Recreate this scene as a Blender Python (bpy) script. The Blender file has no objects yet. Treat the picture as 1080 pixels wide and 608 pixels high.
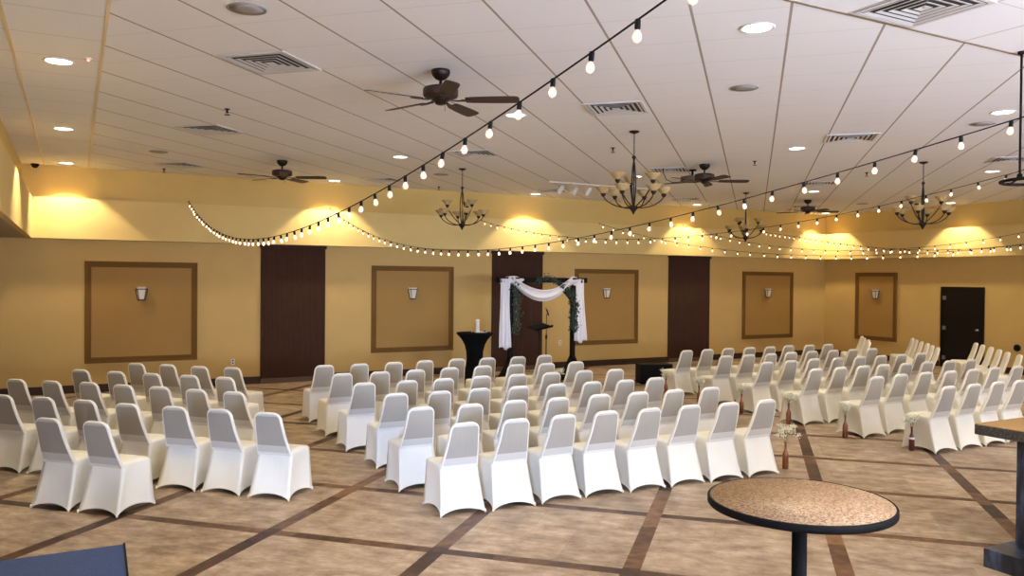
import bpy, math, random
from mathutils import Vector, Matrix
PI = math.pi
R = math.radians
sc = bpy.context.scene
COL = sc.collection
random.seed(7)

# ------------------------------------------------------------------ dimensions
HC = 4.183        # ceiling
ZS = 2.857        # underside of the dropped band
ZL = 3.60         # top ledge of the band
YW = 16.80        # far wall (band face)
XC = 19.685       # right wall
XB = -0.67        # left band face
XL = -5.2         # left wall below the deep left soffit
YF = -4.0         # wall behind the viewpoint
RC = 0.16         # recess above the ledge
YL = YW+.28       # lower far wall, set back under the band
XR = XC+.28       # lower right wall
KY = YL/YW; KX = XR/XC
D45 = math.sqrt(0.5)

# ------------------------------------------------------------------ helpers
class MB:
    """collects shapes, then links them as one mesh object"""
    def __init__(s): s.v = []; s.f = []; s.m = []; s.sm = []
    def add(s, vs, fs, mi=0, smooth=False):
        b = len(s.v); s.v += [tuple(p) for p in vs]
        for f in fs: s.f.append(tuple(b + i for i in f)); s.m.append(mi); s.sm.append(smooth)
        return s
    def box(s, x0, y0, z0, x1, y1, z1, mi=0):
        vs = [(x0,y0,z0),(x1,y0,z0),(x1,y1,z0),(x0,y1,z0),(x0,y0,z1),(x1,y0,z1),(x1,y1,z1),(x0,y1,z1)]
        return s.add(vs, [(0,3,2,1),(4,5,6,7),(0,1,5,4),(1,2,6,5),(2,3,7,6),(3,0,4,7)], mi)
    def lathe(s, prof, n=24, c=(0,0,0), mi=0, smooth=True, sx=1, sy=1):
        vs = []; fs = []
        for r, z in prof:
            for k in range(n):
                a = 2*PI*k/n; vs.append((c[0]+r*sx*math.cos(a), c[1]+r*sy*math.sin(a), c[2]+z))
        for j in range(len(prof)-1):
            for k in range(n):
                k2 = (k+1) % n; fs.append((j*n+k, j*n+k2, (j+1)*n+k2, (j+1)*n+k))
        if prof[0][0] > 1e-4: fs.append(tuple(range(n-1, -1, -1)))
        if prof[-1][0] > 1e-4: fs.append(tuple((len(prof)-1)*n+k for k in range(n)))
        return s.add(vs, fs, mi, smooth)
    def tube(s, pts, r, n=6, mi=0, closed=False, smooth=True, cap=True):
        P = [Vector(p) for p in pts]; m = len(P); vs = []; fs = []
        rr = r if isinstance(r, (list, tuple)) else [r]*m
        up = None
        for i in range(m):
            a = P[(i-1) % m] if (closed or i > 0) else P[i]
            b = P[(i+1) % m] if (closed or i < m-1) else P[i]
            t = (b-a).normalized()
            if up is None:
                up = Vector((0,0,1)) if abs(t.z) < .9 else Vector((1,0,0))
            side = t.cross(up)
            if side.length < 1e-5: side = t.cross(Vector((1,0.3,0)))
            side.normalize(); up = side.cross(t).normalized()
            for k in range(n):
                an = 2*PI*k/n; vs.append(P[i] + (side*math.cos(an) + up*math.sin(an))*rr[i])
        last = m if closed else m-1
        for i in range(last):
            i2 = (i+1) % m
            for k in range(n):
                k2 = (k+1) % n; fs.append((i*n+k, i*n+k2, i2*n+k2, i2*n+k))
        if not closed and cap:
            fs.append(tuple(range(n-1,-1,-1))); fs.append(tuple((m-1)*n+k for k in range(n)))
        return s.add(vs, fs, mi, smooth)
    def sweep_rect(s, pts, w, h, mi=0):
        """flat bar along pts, w across (horizontal), h thick"""
        P = [Vector(p) for p in pts]; vs = []; fs = []
        for i in range(len(P)):
            a = P[max(i-1,0)]; b = P[min(i+1,len(P)-1)]; t = (b-a).normalized()
            sd = t.cross(Vector((0,0,1)))
            if sd.length < 1e-4: sd = Vector((1,0,0))
            sd.normalize(); u = sd.cross(t).normalized()
            for q in ((-1,-1),(1,-1),(1,1),(-1,1)): vs.append(P[i]+sd*w/2*q[0]+u*h/2*q[1])
        for i in range(len(P)-1):
            for k in range(4): fs.append((i*4+k, i*4+(k+1)%4, i*4+4+(k+1)%4, i*4+4+k))
        fs.append((3,2,1,0)); b = (len(P)-1)*4; fs.append((b,b+1,b+2,b+3))
        return s.add(vs, fs, mi)
    def build(s, name, mats, parent=None, loc=None, rotz=0, bevel=0, fix=True):
        me = bpy.data.meshes.new(name); me.from_pydata([tuple(v) for v in s.v], [], s.f)
        if not isinstance(mats, (list, tuple)): mats = [mats]
        for m in mats: me.materials.append(m)
        me.polygons.foreach_set('material_index', s.m); me.polygons.foreach_set('use_smooth', s.sm)
        me.update()
        if fix:
            import bmesh
            bm = bmesh.new(); bm.from_mesh(me); bmesh.ops.recalc_face_normals(bm, faces=bm.faces); bm.to_mesh(me); bm.free()
        o = bpy.data.objects.new(name, me); COL.objects.link(o)
        if parent: o.parent = parent
        if loc: o.location = loc
        o.rotation_euler.z = rotz
        if bevel:
            b = o.modifiers.new('bevel', 'BEVEL'); b.width = bevel; b.segments = 2; b.limit_method = 'ANGLE'
        return o

def thing(name, label, cat, loc=(0,0,0), rotz=0, group=None):
    o = bpy.data.objects.new(name, None); COL.objects.link(o); o.location = loc; o.rotation_euler.z = rotz
    o.empty_display_size = .05
    return tag(o, label, cat, group)
def tag(o, label, cat, group=None):
    o['label'] = label; o['category'] = cat
    if group: o['group'] = group
    return o
def struct(o): o['kind'] = 'structure'; return o
def kids(o): return [c for c in o.children]
def dup(o, parent=None):
    c = o.copy(); COL.objects.link(c)
    if parent: c.parent = parent
    for ch in kids(o): dup(ch, c)
    return c
ORD = ['first','second','third','fourth','fifth','sixth','seventh','eighth','ninth']

# ------------------------------------------------------------------ materials
def mat(name):
    m = bpy.data.materials.new(name); m.use_nodes = True; nt = m.node_tree; nt.nodes.clear()
    out = nt.nodes.new('ShaderNodeOutputMaterial'); b = nt.nodes.new('ShaderNodeBsdfPrincipled')
    nt.links.new(b.outputs[0], out.inputs[0]); return m, nt, b
def N(nt, t, **kw):
    n = nt.nodes.new(t)
    for k, v in kw.items(): setattr(n, k, v)
    return n
def mathn(nt, op, a, b=None, c=None):
    n = nt.nodes.new('ShaderNodeMath'); n.operation = op
    for i, x in enumerate((a, b, c)):
        if x is None: continue
        if isinstance(x, (int, float)): n.inputs[i].default_value = x
        else: nt.links.new(x, n.inputs[i])
    return n.outputs[0]
def mixc(nt, f, a, b, mode='MIX'):
    n = nt.nodes.new('ShaderNodeMix'); n.data_type = 'RGBA'; n.blend_type = mode
    if isinstance(f, (int, float)): n.inputs[0].default_value = f
    else: nt.links.new(f, n.inputs[0])
    for i, x in ((6, a), (7, b)):
        if isinstance(x, tuple): n.inputs[i].default_value = (*x[:3], 1)
        else: nt.links.new(x, n.inputs[i])
    return n.outputs[2]
def coords(nt): return N(nt, 'ShaderNodeTexCoord').outputs['Object']
def noise(nt, vec, scale, detail=3, rough=.5):
    n = N(nt, 'ShaderNodeTexNoise'); n.inputs['Scale'].default_value = scale
    n.inputs['Detail'].default_value = detail; n.inputs['Roughness'].default_value = rough
    if vec is not None: nt.links.new(vec, n.inputs['Vector'])
    return n.outputs['Fac']
def mapping(nt, vec, scale=(1,1,1), rot=(0,0,0), loc=(0,0,0)):
    n = N(nt, 'ShaderNodeMapping'); n.inputs['Scale'].default_value = scale; n.inputs['Rotation'].default_value = rot
    n.inputs['Location'].default_value = loc; nt.links.new(vec, n.inputs['Vector']); return n.outputs[0]
def ramp(nt, fac, stops):
    n = N(nt, 'ShaderNodeValToRGB'); e = n.color_ramp.elements
    e[0].position = stops[0][0]; e[0].color = (*stops[0][1], 1); e[1].position = stops[-1][0]; e[1].color = (*stops[-1][1], 1)
    for p, c in stops[1:-1]: x = e.new(p); x.color = (*c, 1)
    nt.links.new(fac, n.inputs[0]); return n.outputs[0]
def bump(nt, b, h, st=.2, dist=.01):
    n = N(nt, 'ShaderNodeBump'); n.inputs['Strength'].default_value = st; n.inputs['Distance'].default_value = dist
    nt.links.new(h, n.inputs['Height']); nt.links.new(n.outputs[0], b.inputs['Normal'])
def plain(name, col, rough=.5, metal=0, var=.06, scale=12, bs=0, spec=None):
    m, nt, b = mat(name); c = coords(nt); nz = noise(nt, c, scale)
    a = tuple(max(0, x*(1-var)) for x in col); d = tuple(min(1, x*(1+var)) for x in col)
    nt.links.new(mixc(nt, nz, a, d), b.inputs['Base Color'])
    b.inputs['Roughness'].default_value = rough; b.inputs['Metallic'].default_value = metal
    if spec is not None: b.inputs['Specular IOR Level'].default_value = spec
    if bs: bump(nt, b, noise(nt, c, scale*6), bs)
    return m
def emit(name, col, st, base=(.8,.8,.8)):
    m, nt, b = mat(name); b.inputs['Base Color'].default_value = (*base, 1)
    b.inputs['Emission Color'].default_value = (*col, 1); b.inputs['Emission Strength'].default_value = st; return m

M = {}
# wall paint with the light orange-peel of rolled vinyl
def wallpaint(name, col):
    m, nt, b = mat(name); c = coords(nt)
    nt.links.new(mixc(nt, noise(nt, c, 3.0, 4), tuple(x*.95 for x in col), tuple(min(1, x*1.05) for x in col)), b.inputs['Base Color'])
    b.inputs['Roughness'].default_value = .72; bump(nt, b, noise(nt, c, 90), .12, .004); return m
M['wall'] = wallpaint('gold_wall_paint', (.60, .395, .125))
M['band'] = wallpaint('pale_gold_band_paint', (.72, .525, .19))
M['upper'] = wallpaint('yellow_upper_wall_paint', (.66, .46, .14))
M['panel'] = wallpaint('amber_panel_fabric', (.37, .205, .045))
M['panel_frame'] = plain('brown_panel_molding', (.19, .095, .022), .7, spec=.12)
M['base'] = plain('dark_brown_baseboard', (.045, .022, .014), .5, spec=.3)
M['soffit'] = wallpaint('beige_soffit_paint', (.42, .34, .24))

# ceiling tiles: a 45 degree field with axis aligned border strips
def ceiling_mat(name, diag, u0, v0, su, sv, wu, wv, fu, fv):
    m, nt, b = mat(name); c = coords(nt); sp = N(nt, 'ShaderNodeSeparateXYZ'); nt.links.new(c, sp.inputs[0])
    x, y = sp.outputs[0], sp.outputs[1]
    if diag:
        u = mathn(nt, 'MULTIPLY', mathn(nt, 'SUBTRACT', x, y), D45); v = mathn(nt, 'MULTIPLY', mathn(nt, 'ADD', x, y), D45)
    else: u, v = x, y
    def line(w, o, s, wd):
        q = mathn(nt, 'FRACT', mathn(nt, 'DIVIDE', mathn(nt, 'SUBTRACT', w, o), s))
        d = mathn(nt, 'MULTIPLY', mathn(nt, 'MINIMUM', q, mathn(nt, 'SUBTRACT', 1.0, q)), s)
        return mathn(nt, 'LESS_THAN', d, wd/2)
    lu = mathn(nt, 'MULTIPLY', line(u, u0, su, wu), fu); lv = mathn(nt, 'MULTIPLY', line(v, v0, sv, wv), fv)
    l = mathn(nt, 'MAXIMUM', lu, lv)
    fine = noise(nt, c, 160, 2); blot = noise(nt, c, .8, 2)
    base = mixc(nt, fine, (.82, .82, .83), (.91, .91, .92)); base = mixc(nt, mathn(nt, 'MULTIPLY', blot, .15), base, (.80,.79,.77))
    nt.links.new(mixc(nt, l, base, (.30, .25, .19)), b.inputs['Base Color'])
    b.inputs['Roughness'].default_value = .85; bump(nt, b, mathn(nt, 'SUBTRACT', fine, mathn(nt, 'MULTIPLY', l, 2.0)), .25, .006); return m
UC, VC = -1.523, 9.327
M['ceil'] = ceiling_mat('ceiling_tile_diagonal', True, UC-.3518, VC-.3475, .7036, .695, .020, .007, .9, .35)
M['ceil_l'] = ceiling_mat('ceiling_tile_left_strip', False, .22, 7.0, .70, .73, .002, .010, .2, .55)
M['ceil_n'] = ceiling_mat('ceiling_tile_near_strip', False, 5.02, 4.13, .70, .70, .016, .008, .6, .5)
M['tbar'] = plain('tan_ceiling_bar', (.80, .66, .42), .5)
M['tbar_d'] = plain('brown_ceiling_bar', (.24, .18, .12), .5)

# floor: mottled vinyl squares framed by dark plank strips, turned 45 degrees
def floor_mat():
    m, nt, b = mat('vinyl_floor_with_plank_strips'); c = coords(nt); sp = N(nt, 'ShaderNodeSeparateXYZ'); nt.links.new(c, sp.inputs[0])
    x, y = sp.outputs[0], sp.outputs[1]
    u = mathn(nt, 'MULTIPLY', mathn(nt, 'SUBTRACT', x, y), D45); v = mathn(nt, 'MULTIPLY', mathn(nt, 'ADD', x, y), D45)
    P, OX, OY = 1.551, -3.971, 6.072
    def line(w, o, wd):
        q = mathn(nt, 'FRACT', mathn(nt, 'DIVIDE', mathn(nt, 'SUBTRACT', w, o), P))
        d = mathn(nt, 'MULTIPLY', mathn(nt, 'MINIMUM', q, mathn(nt, 'SUBTRACT', 1.0, q)), P)
        return mathn(nt, 'LESS_THAN', d, wd/2)
    lu, lv = line(u, OX, .135), line(v, OY, .125); l = mathn(nt, 'MAXIMUM', lu, lv)
    cb = N(nt, 'ShaderNodeCombineXYZ'); nt.links.new(u, cb.inputs[0]); nt.links.new(v, cb.inputs[1]); uv = cb.outputs[0]
    # mottled squares: half-panel sheets with slightly different tone
    bk = N(nt, 'ShaderNodeTexBrick'); bk.offset = .5; nt.links.new(mapping(nt, uv, loc=(.3, .0, 0)), bk.inputs['Vector'])
    bk.inputs['Scale'].default_value = 1.0; bk.inputs['Brick Width'].default_value = .7755; bk.inputs['Row Height'].default_value = .7755
    bk.inputs['Mortar Size'].default_value = .003; bk.inputs['Color1'].default_value = (.40,.40,.40,1); bk.inputs['Color2'].default_value = (.62,.62,.62,1); bk.inputs['Mortar'].default_value = (.36,.36,.36,1)
    n1 = noise(nt, mapping(nt, uv, (1.4, 2.4, 1)), 2.6, 9, .72); n2 = noise(nt, mapping(nt, uv, (2.5, 16, 1)), 2.4, 6, .65); n3 = noise(nt, uv, .55, 3)
    f = mathn(nt, 'ADD', mathn(nt, 'MULTIPLY', n1, .66), mathn(nt, 'ADD', mathn(nt, 'MULTIPLY', n2, .17), mathn(nt, 'MULTIPLY', n3, .2)))
    tan = ramp(nt, f, [(.33, (.10,.065,.038)), (.44, (.23,.155,.095)), (.53, (.36,.26,.17)), (.66, (.54,.43,.315))])
    tan = mixc(nt, .62, tan, bk.outputs[0], 'OVERLAY')
    # strips: planks of varying length and tone
    au = N(nt, 'ShaderNodeTexVoronoi'); au.voronoi_dimensions = '1D'; au.inputs['Scale'].default_value = 2.1
    w = mathn(nt, 'ADD', mathn(nt, 'MULTIPLY', lu, v), mathn(nt, 'MULTIPLY', mathn(nt, 'SUBTRACT', 1.0, lu), u)); nt.links.new(w, au.inputs['W'])
    g = noise(nt, mapping(nt, c, (1,1,1)), 9, 5, .7)
    g2 = mathn(nt, 'ADD', mathn(nt, 'MULTIPLY', g, .6), mathn(nt, 'MULTIPLY', au.outputs['Color'], .4))
    dark = ramp(nt, g2, [(.28, (.030,.013,.007)), (.48, (.088,.040,.019)), (.7, (.23,.115,.050))])
    nt.links.new(mixc(nt, l, tan, dark), b.inputs['Base Color'])
    rg = mathn(nt, 'ADD', .36, mathn(nt, 'MULTIPLY', n1, .25)); nt.links.new(rg, b.inputs['Roughness'])
    b.inputs['Specular IOR Level'].default_value = .3
    bump(nt, b, mathn(nt, 'ADD', n2, mathn(nt, 'MULTIPLY', l, .5)), .08, .004); return m
M['floor'] = floor_mat()

# chair cover: ivory stretch fabric, faint vertical pull folds that differ per chair
def fabric(name, col, fold, rough=.75):
    m, nt, b = mat(name); c = coords(nt); oi = N(nt, 'ShaderNodeObjectInfo')
    sh = N(nt, 'ShaderNodeVectorMath'); sh.operation = 'ADD'; nt.links.new(c, sh.inputs[0])
    rv = N(nt, 'ShaderNodeCombineXYZ'); r10 = mathn(nt, 'MULTIPLY', oi.outputs['Random'], 37.0)
    nt.links.new(r10, rv.inputs[0]); nt.links.new(r10, rv.inputs[2]); nt.links.new(rv.outputs[0], sh.inputs[1])
    h = noise(nt, mapping(nt, sh.outputs[0], (9, 5, 1.6)), 1.0, 2, .5)
    amp = mathn(nt, 'MULTIPLY', h, mathn(nt, 'POWER', noise(nt, rv.outputs[0], 3.1, 1), 1.5))
    nt.links.new(mixc(nt, noise(nt, sh.outputs[0], 5), tuple(x*.97 for x in col), col), b.inputs['Base Color'])
    b.inputs['Roughness'].default_value = rough; b.inputs['Sheen Weight'].default_value = .15
    bump(nt, b, amp, fold, .03); return m
M['cover'] = fabric('ivory_stretch_cover', (.85, .81, .69), .35)
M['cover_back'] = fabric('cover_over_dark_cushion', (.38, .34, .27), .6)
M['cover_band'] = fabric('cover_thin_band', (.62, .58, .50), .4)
M['curtain'] = plain('dark_brown_curtain_cloth', (.062, .030, .018), .85, var=.12, scale=5, spec=.08)
M['door'] = plain('black_brown_door_paint', (.010, .006, .005), .5, spec=.2)
M['steel'] = plain('brushed_hinge_steel', (.32, .33, .34), .35, .9)
M['bronze'] = plain('dark_bronze_metal', (.030, .020, .016), .42, .6)
M['blade'] = plain('dark_walnut_blade', (.040, .020, .016), .5, var=.3, scale=20)
M['black'] = plain('black_plastic', (.006, .006, .006), .65, spec=.15)
M['blackcloth'] = plain('black_stretch_cloth', (.004, .004, .004), .9, spec=.1)
M['white'] = plain('white_plastic', (.75, .74, .70), .45)
M['cream'] = plain('cream_track_enamel', (.62, .57, .47), .45)
M['grille'] = plain('grey_speaker_grille', (.34, .325, .30), .7, scale=300, var=.25)
M['vent'] = plain('white_vent_enamel', (.66, .645, .62), .42)
M['ventdark'] = plain('dark_vent_throat', (.035, .032, .03), .8)  # shade inside the vents, put into the colour
M['trimring'] = plain('white_light_trim', (.80, .79, .77), .4)
M['can'] = emit('lit_lamp_lens', (1.0, .93, .82), 7.0)
M['led'] = emit('red_led', (1, .05, .02), 14.0)
M['filament'] = emit('glowing_filament', (1.0, .70, .46), 14.0)
def bulb_glass():
    m, nt, b = mat('warm_clear_bulb_glass'); b.inputs['Base Color'].default_value = (1, .80, .68, 1); b.inputs['Roughness'].default_value = .12
    b.inputs['Alpha'].default_value = .42; b.inputs['Emission Color'].default_value = (1, .46, .26, 1); b.inputs['Emission Strength'].default_value = .75; return m
M['bulb'] = bulb_glass()
def shade_glass():
    m, nt, b = mat('amber_alabaster_glass'); c = coords(nt); n = noise(nt, c, 22, 4)
    nt.links.new(mixc(nt, n, (.36, .24, .09), (.56, .41, .19)), b.inputs['Base Color']); b.inputs['Roughness'].default_value = .35
    b.inputs['Subsurface Weight'].default_value = .0; b.inputs['Transmission Weight'].default_value = 0; return m
M['shade'] = shade_glass()
M['sconce'] = plain('frosted_sconce_glass', (.82, .75, .60), .4)
M['wood_blk'] = plain('black_stained_timber', (.008, .006, .005), .7, var=.3, spec=.15)
M['drape'] = fabric('white_chiffon', (.80, .76, .74), .5)
M['leaf'] = plain('dusty_green_leaf', (.036, .058, .036), .6, var=.5, scale=9)
M['leaf2'] = plain('dark_ivy_leaf', (.022, .038, .022), .6, var=.5, scale=9)
M['stem'] = plain('pale_green_stem', (.25, .30, .12), .7)
M['bloom'] = plain('white_blossom', (.78, .78, .62), .8)
M['wax'] = plain('ivory_candle_wax', (.78, .74, .62), .5)
M['copper'] = plain('copper_glitter_glass', (.30, .12, .065), .32, .75, var=.35, scale=120)
M['copper_dark'] = plain('dark_maroon_glass', (.13, .045, .035), .3, .5, var=.3, scale=120)
def table_lam():
    m, nt, b = mat('speckled_tan_laminate'); c = coords(nt)
    v = N(nt, 'ShaderNodeTexVoronoi'); v.inputs['Scale'].default_value = 120; nt.links.new(c, v.inputs['Vector'])
    s = N(nt, 'ShaderNodeSeparateColor'); nt.links.new(v.outputs['Color'], s.inputs[0])
    col = ramp(nt, s.outputs[0], [(.0, (.15,.075,.034)), (.35, (.30,.17,.085)), (.6, (.42,.265,.14)), (1., (.53,.37,.22))])
    nt.links.new(col, b.inputs['Base Color']); b.inputs['Roughness'].default_value = .3; return m
M['lam'] = table_lam(); M['lam'].node_tree.nodes['Principled BSDF'].inputs['Roughness'].default_value = .45
M['bar_top'] = plain('golden_bar_laminate', (.42, .24, .09), .22, var=.25, scale=60)
def granite():
    m, nt, b = mat('dark_speckled_bar_edge'); c = coords(nt); n = noise(nt, c, 110, 3, .7)
    nt.links.new(ramp(nt, n, [(.35, (.012,.011,.012)), (.52, (.05,.047,.047)), (.68, (.16,.15,.145))]), b.inputs['Base Color']); b.inputs['Roughness'].default_value = .3; return m
M['granite'] = granite()
def slate():
    m, nt, b = mat('streaked_dark_blue_bar_front'); c = coords(nt); n = noise(nt, mapping(nt, c, (5, 5, 1.2)), 2.0, 5, .65)
    nt.links.new(ramp(nt, n, [(.35, (.008,.009,.012)), (.5, (.022,.03,.05)), (.7, (.09,.13,.22))]), b.inputs['Base Color']); b.inputs['Roughness'].default_value = .28; return m
M['slate'] = slate()
M['carpetblk'] = plain('blue_black_cabinet_carpet', (.035, .055, .115), .85, var=.75, scale=160, bs=.4)
M['pane'] = emit('daylit_window_glass', (.62, .76, 1.0), 3.0)  # glowing panes of the added windows, out of view

# ================================================================== the room
def slab(name, x0, y0, z0, x1, y1, z1, m):
    return struct(MB().box(x0, y0, z0, x1, y1, z1).build(name, m))
TH = .12
slab('floor', XL-TH, YF-TH, -.1, XC+.6, YL+.3, 0, M['floor'])
slab('ceiling', .22, 4.13, HC, XC+RC, YW+RC, HC+.08, M['ceil'])
slab('ceiling', XB-RC, YF, HC, .22, YW+RC, HC+.08, M['ceil_l'])
slab('ceiling', .22, YF, HC, XC+RC, 4.13, HC+.08, M['ceil_n'])
for x in (-.48, .22): slab('trim_%d' % (1 if x < 0 else 2), x-.011, YF, HC-.006, x+.011, YW+RC, HC+.01, M['tbar'])
slab('trim_3', .23, 4.119, HC-.006, XC+RC, 4.141, HC+.01, M['tbar_d'])
# far wall: lower wall, pale band, recessed upper wall
slab('wall_back', XL-TH, YL, 0, XC+.5, YL+.3, ZS+.1, M['wall'])
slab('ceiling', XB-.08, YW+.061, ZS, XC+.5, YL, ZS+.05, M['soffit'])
slab('wall_back', XB-.02, YW, ZS, XC+.02, YW+.06, ZL, M['band'])
slab('wall_back', XB-RC-.1, YW+RC, ZL-.3, XC+RC+.1, YW+RC+.1, HC+.05, M['upper'])
slab('wall_back', XB-RC, YW+.055, ZL-.05, XC+RC, YW+RC+.02, ZL-.001, M['wall'])
slab('wall_right', XR, YF, 0, XR+.2, YL+.2, ZS+.1, M['wall'])
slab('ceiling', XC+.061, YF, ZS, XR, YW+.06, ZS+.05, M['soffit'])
slab('wall_right', XC, YF, ZS, XC+.06, YW+.06, ZL, M['band'])
slab('wall_right', XC+RC, YF, ZL-.3, XC+RC+.1, YW+RC+.1, HC+.05, M['upper'])
slab('wall_right', XC+.055, YF, ZL-.05, XC+RC+.02, YW+RC, ZL-.001, M['wall'])
slab('wall_left', XB-.08, YF, ZS, XB, YW+.06, ZL, M['band'])
slab('wall_left', XB-RC-.1, YF, ZL-.3, XB-RC, YW+RC+.1, HC+.05, M['upper'])
slab('wall_left', XB-RC-.02, YF, ZL-.05, XB-.075, YW+RC, ZL-.001, M['wall'])
slab('wall_left', XL-TH, YF, 0, XL, YL+.1, ZS+.1, M['wall'])
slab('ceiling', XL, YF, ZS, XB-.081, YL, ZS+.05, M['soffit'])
# wall behind the viewpoint; its three unseen windows are added for cool fill
WZ0, WZ1 = .9, 3.5
wins = [(-4.2, -1.4), (3.0, 7.4), (9.0, 13.4)]
b = MB(); xs = [XL] + [q for w in wins for q in w] + [XC+.4]
for i in range(0, len(xs), 2): b.box(xs[i], YF-TH, 0, xs[i+1], YF, HC+.05)
for i, (x0, x1) in enumerate(wins):
    t1 = min(WZ1, ZS-.2) if x1 < XB else WZ1
    b.box(x0, YF-TH, 0, x1, YF, WZ0); b.box(x0, YF-TH, t1, x1, YF, HC+.05)
struct(b.build('wall_front', M['wall']))
for i, (x0, x1) in enumerate(wins):
    t1 = min(WZ1, ZS-.2) if x1 < XB else WZ1
    w = struct(MB().box(x0, YF-.08, WZ0, x1, YF-.06, t1).build('window_%d' % (i+1), M['pane']))
    f = MB(); mid = (x0+x1)/2
    for a, c_ in ((x0, x0+.06), (mid-.03, mid+.03), (x1-.06, x1)): f.box(a, YF-.06, WZ0, c_, YF-.01, t1)
    f.box(x0, YF-.06, WZ0, x1, YF-.01, WZ0+.06); f.box(x0, YF-.06, t1-.06, x1, YF-.01, t1)
    f.build('window_frame', M['white'], w)
# baseboards (gaps at the curtains and the door)
for a, c_ in ((XL, 3.31), (4.62, 8.54), (9.89, 13.74), (15.14, XR/KY)):
    slab('baseboard_back', a*KY, YL-.022, 0, c_*KY, YL+.001, .15, M['base'])
for a, c_ in ((YF, 11.98*KX), (13.17*KX, YL-.02)):
    slab('baseboard_right', XR-.022, a, 0, XR+.001, c_, .15, M['base'])
slab('baseboard_left', XL, YF, 0, XL+.02, YL, .15, M['base'])

# right wall door: dark flush door in a dark frame
DX = XR-.05; XC_ = XC; XC = DX; DY = .17
d = struct(MB().box(XC+.030, 12.06, .01, XC+.052, 13.09, 2.03).build('door_1', M['door']))
fr = MB(); fr.box(XC+.015, 12.0, 0, XC+.052, 12.06, 2.09).box(XC+.015, 13.09, 0, XC+.052, 13.15, 2.09).box(XC+.015, 12.06, 2.03, XC+.052, 13.09, 2.09)
fr.build('door_frame', M['door'], d, bevel=.004)
for z in (.25, 1.02, 1.80):
    h = MB().box(XC+.010, 13.0, z-.05, XC+.030, 13.09, z+.05); h.lathe([(.008,-.055),(.008,.055)], 8, (XC+.012, 13.05, z)); h.build('hinge', M['steel'], d)
h = MB(); h.lathe([(.0,0),(.028,.0),(.028,.01),(.010,.012),(.010,.04),(.024,.05),(.026,.065),(.015,.075),(0,.078)], 16)
k = h.build('door_knob', M['steel'], d); k.location = (XC+.030, 12.16, 1.0); k.rotation_euler = (0, -PI/2, 0)
d.location.y = DY; XC = XC_
# dark doorway edge at the far left of the back wall
d = struct(MB().box(-2.15, YW+.030, .01, -1.21, YW+.052, 2.06).build('door_2', M['door']))
fr = MB(); fr.box(-2.21, YW+.015, 0, -2.15, YW+.052, 2.12).box(-1.21, YW+.015, 0, -1.15, YW+.052, 2.12).box(-2.15, YW+.015, 2.06, -1.21, YW+.052, 2.12)
fr.build('door_frame', M['door'], d)
k = h.build('door_knob', M['steel'], d); k.location = (-2.07, YW+.03, 1.0); k.rotation_euler = (PI/2, 0, 0)
d.location = (-.02, .23, 0)

# framed wall panels and their sconces
def wall_panel(x0, x1, z0, z1, label):
    x0 *= KY; x1 *= KY; z0 = 2.2+(z0-2.2)*KY; z1 = 2.2+(z1-2.2)*KY
    t = thing('wall_panel', label, 'wall panel', ((x0+x1)/2, YL, z0)); w = (x1-x0)/2; h = z1-z0; F = .11
    MB().box(-w+F, -.012, F, w-F, 0, h-F).build('panel', M['panel'], t)
    f = MB()
    def ring(o0, o1, y0, y1):
        f.box(-w+o0, y0, o0, w-o0, y1, o1); f.box(-w+o0, y0, h-o1, w-o0, y1, h-o0)
        f.box(-w+o0, y0, o1, -w+o1, y1, h-o1); f.box(w-o1, y0, o1, w-o0, y1, h-o1)
    ring(0, .045, -.035, 0); ring(.045, .085, -.022, 0); ring(.085, F, -.03, 0)
    f.build('molding', M['panel_frame'], t, bevel=.004); return t
def sconce(label):
    t = thing('wall_sconce', label, 'sconce', group='wall sconces')
    prof = lambda w, d, z: [(-w, 0, z), (-w*.72, -d, z), (w*.72, -d, z), (w, 0, z)]
    g = MB(); ws = [(.062,.055,-.125),(.078,.068,-.04),(.092,.078,.04),(.10,.084,.07)]
    vs = [p for a in ws for p in prof(*a)]
    fs = [(i*4+k, i*4+k+1, i*4+k+5, i*4+k+4) for i in range(3) for k in range(3)] + [(3,2,1,0), (12,13,14,15)]
    g.add(vs, fs); g.build('glass', M['sconce'], t)
    tp = MB(); vs = prof(.088,.072,.085)+prof(.102,.086,.12); fs = [(k,k+1,k+5,k+4) for k in range(3)]+[(3,2,1,0),(4,5,6,7)]
    tp.add(vs, fs).build('cap', M['sconce'], t)
    f = MB()
    for sx in (-1, 1):
        f.tube([(sx*.060,-.003,-.13),(sx*.105,-.003,.085)], .013, 6); f.tube([(sx*.045,-.057,-.13),(sx*.076,-.088,.085)], .007, 6)
    f.tube([(-.105,-.003,.078),(-.076,-.09,.078),(.076,-.09,.078),(.105,-.003,.078)], .0085, 6)
    f.tube([(-.062,-.003,-.13),(-.045,-.06,-.13),(.045,-.06,-.13),(.062,-.003,-.13)], .013, 6)
    f.box(-.05, -.004, -.12, .05, 0, .1); f.build('frame', M['bronze'], t); t.scale = (1.0,)*3; return t
PNAME = ['nearest the far left corner', 'between the first and second curtains', 'behind the wedding arch', 'beyond the last curtain near the corner']
PX = [(.17, 2.11), (5.63, 7.56), (10.82, 12.75), (16.35, 18.31)]
sc0 = None
for (x0, x1), nm in zip(PX, PNAME):
    wall_panel(x0, x1, .57, 2.457, 'large amber panel in brown molding on the back wall, ' + nm)
    s_ = sconce('') if sc0 is None else dup(sc0); sc0 = sc0 or s_
    s_.location = (((x0+x1)/2-.02)*KY, YL-.012, 1.86); s_['label'] = 'tapered frosted sconce on the back wall panel ' + nm
t = wall_panel(0, 1.33, .57, 2.457, 'amber framed panel on the right side wall beside the dark door')
t.location = (XR, 15.07*KX, .545); t.rotation_euler.z = -PI/2
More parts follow.
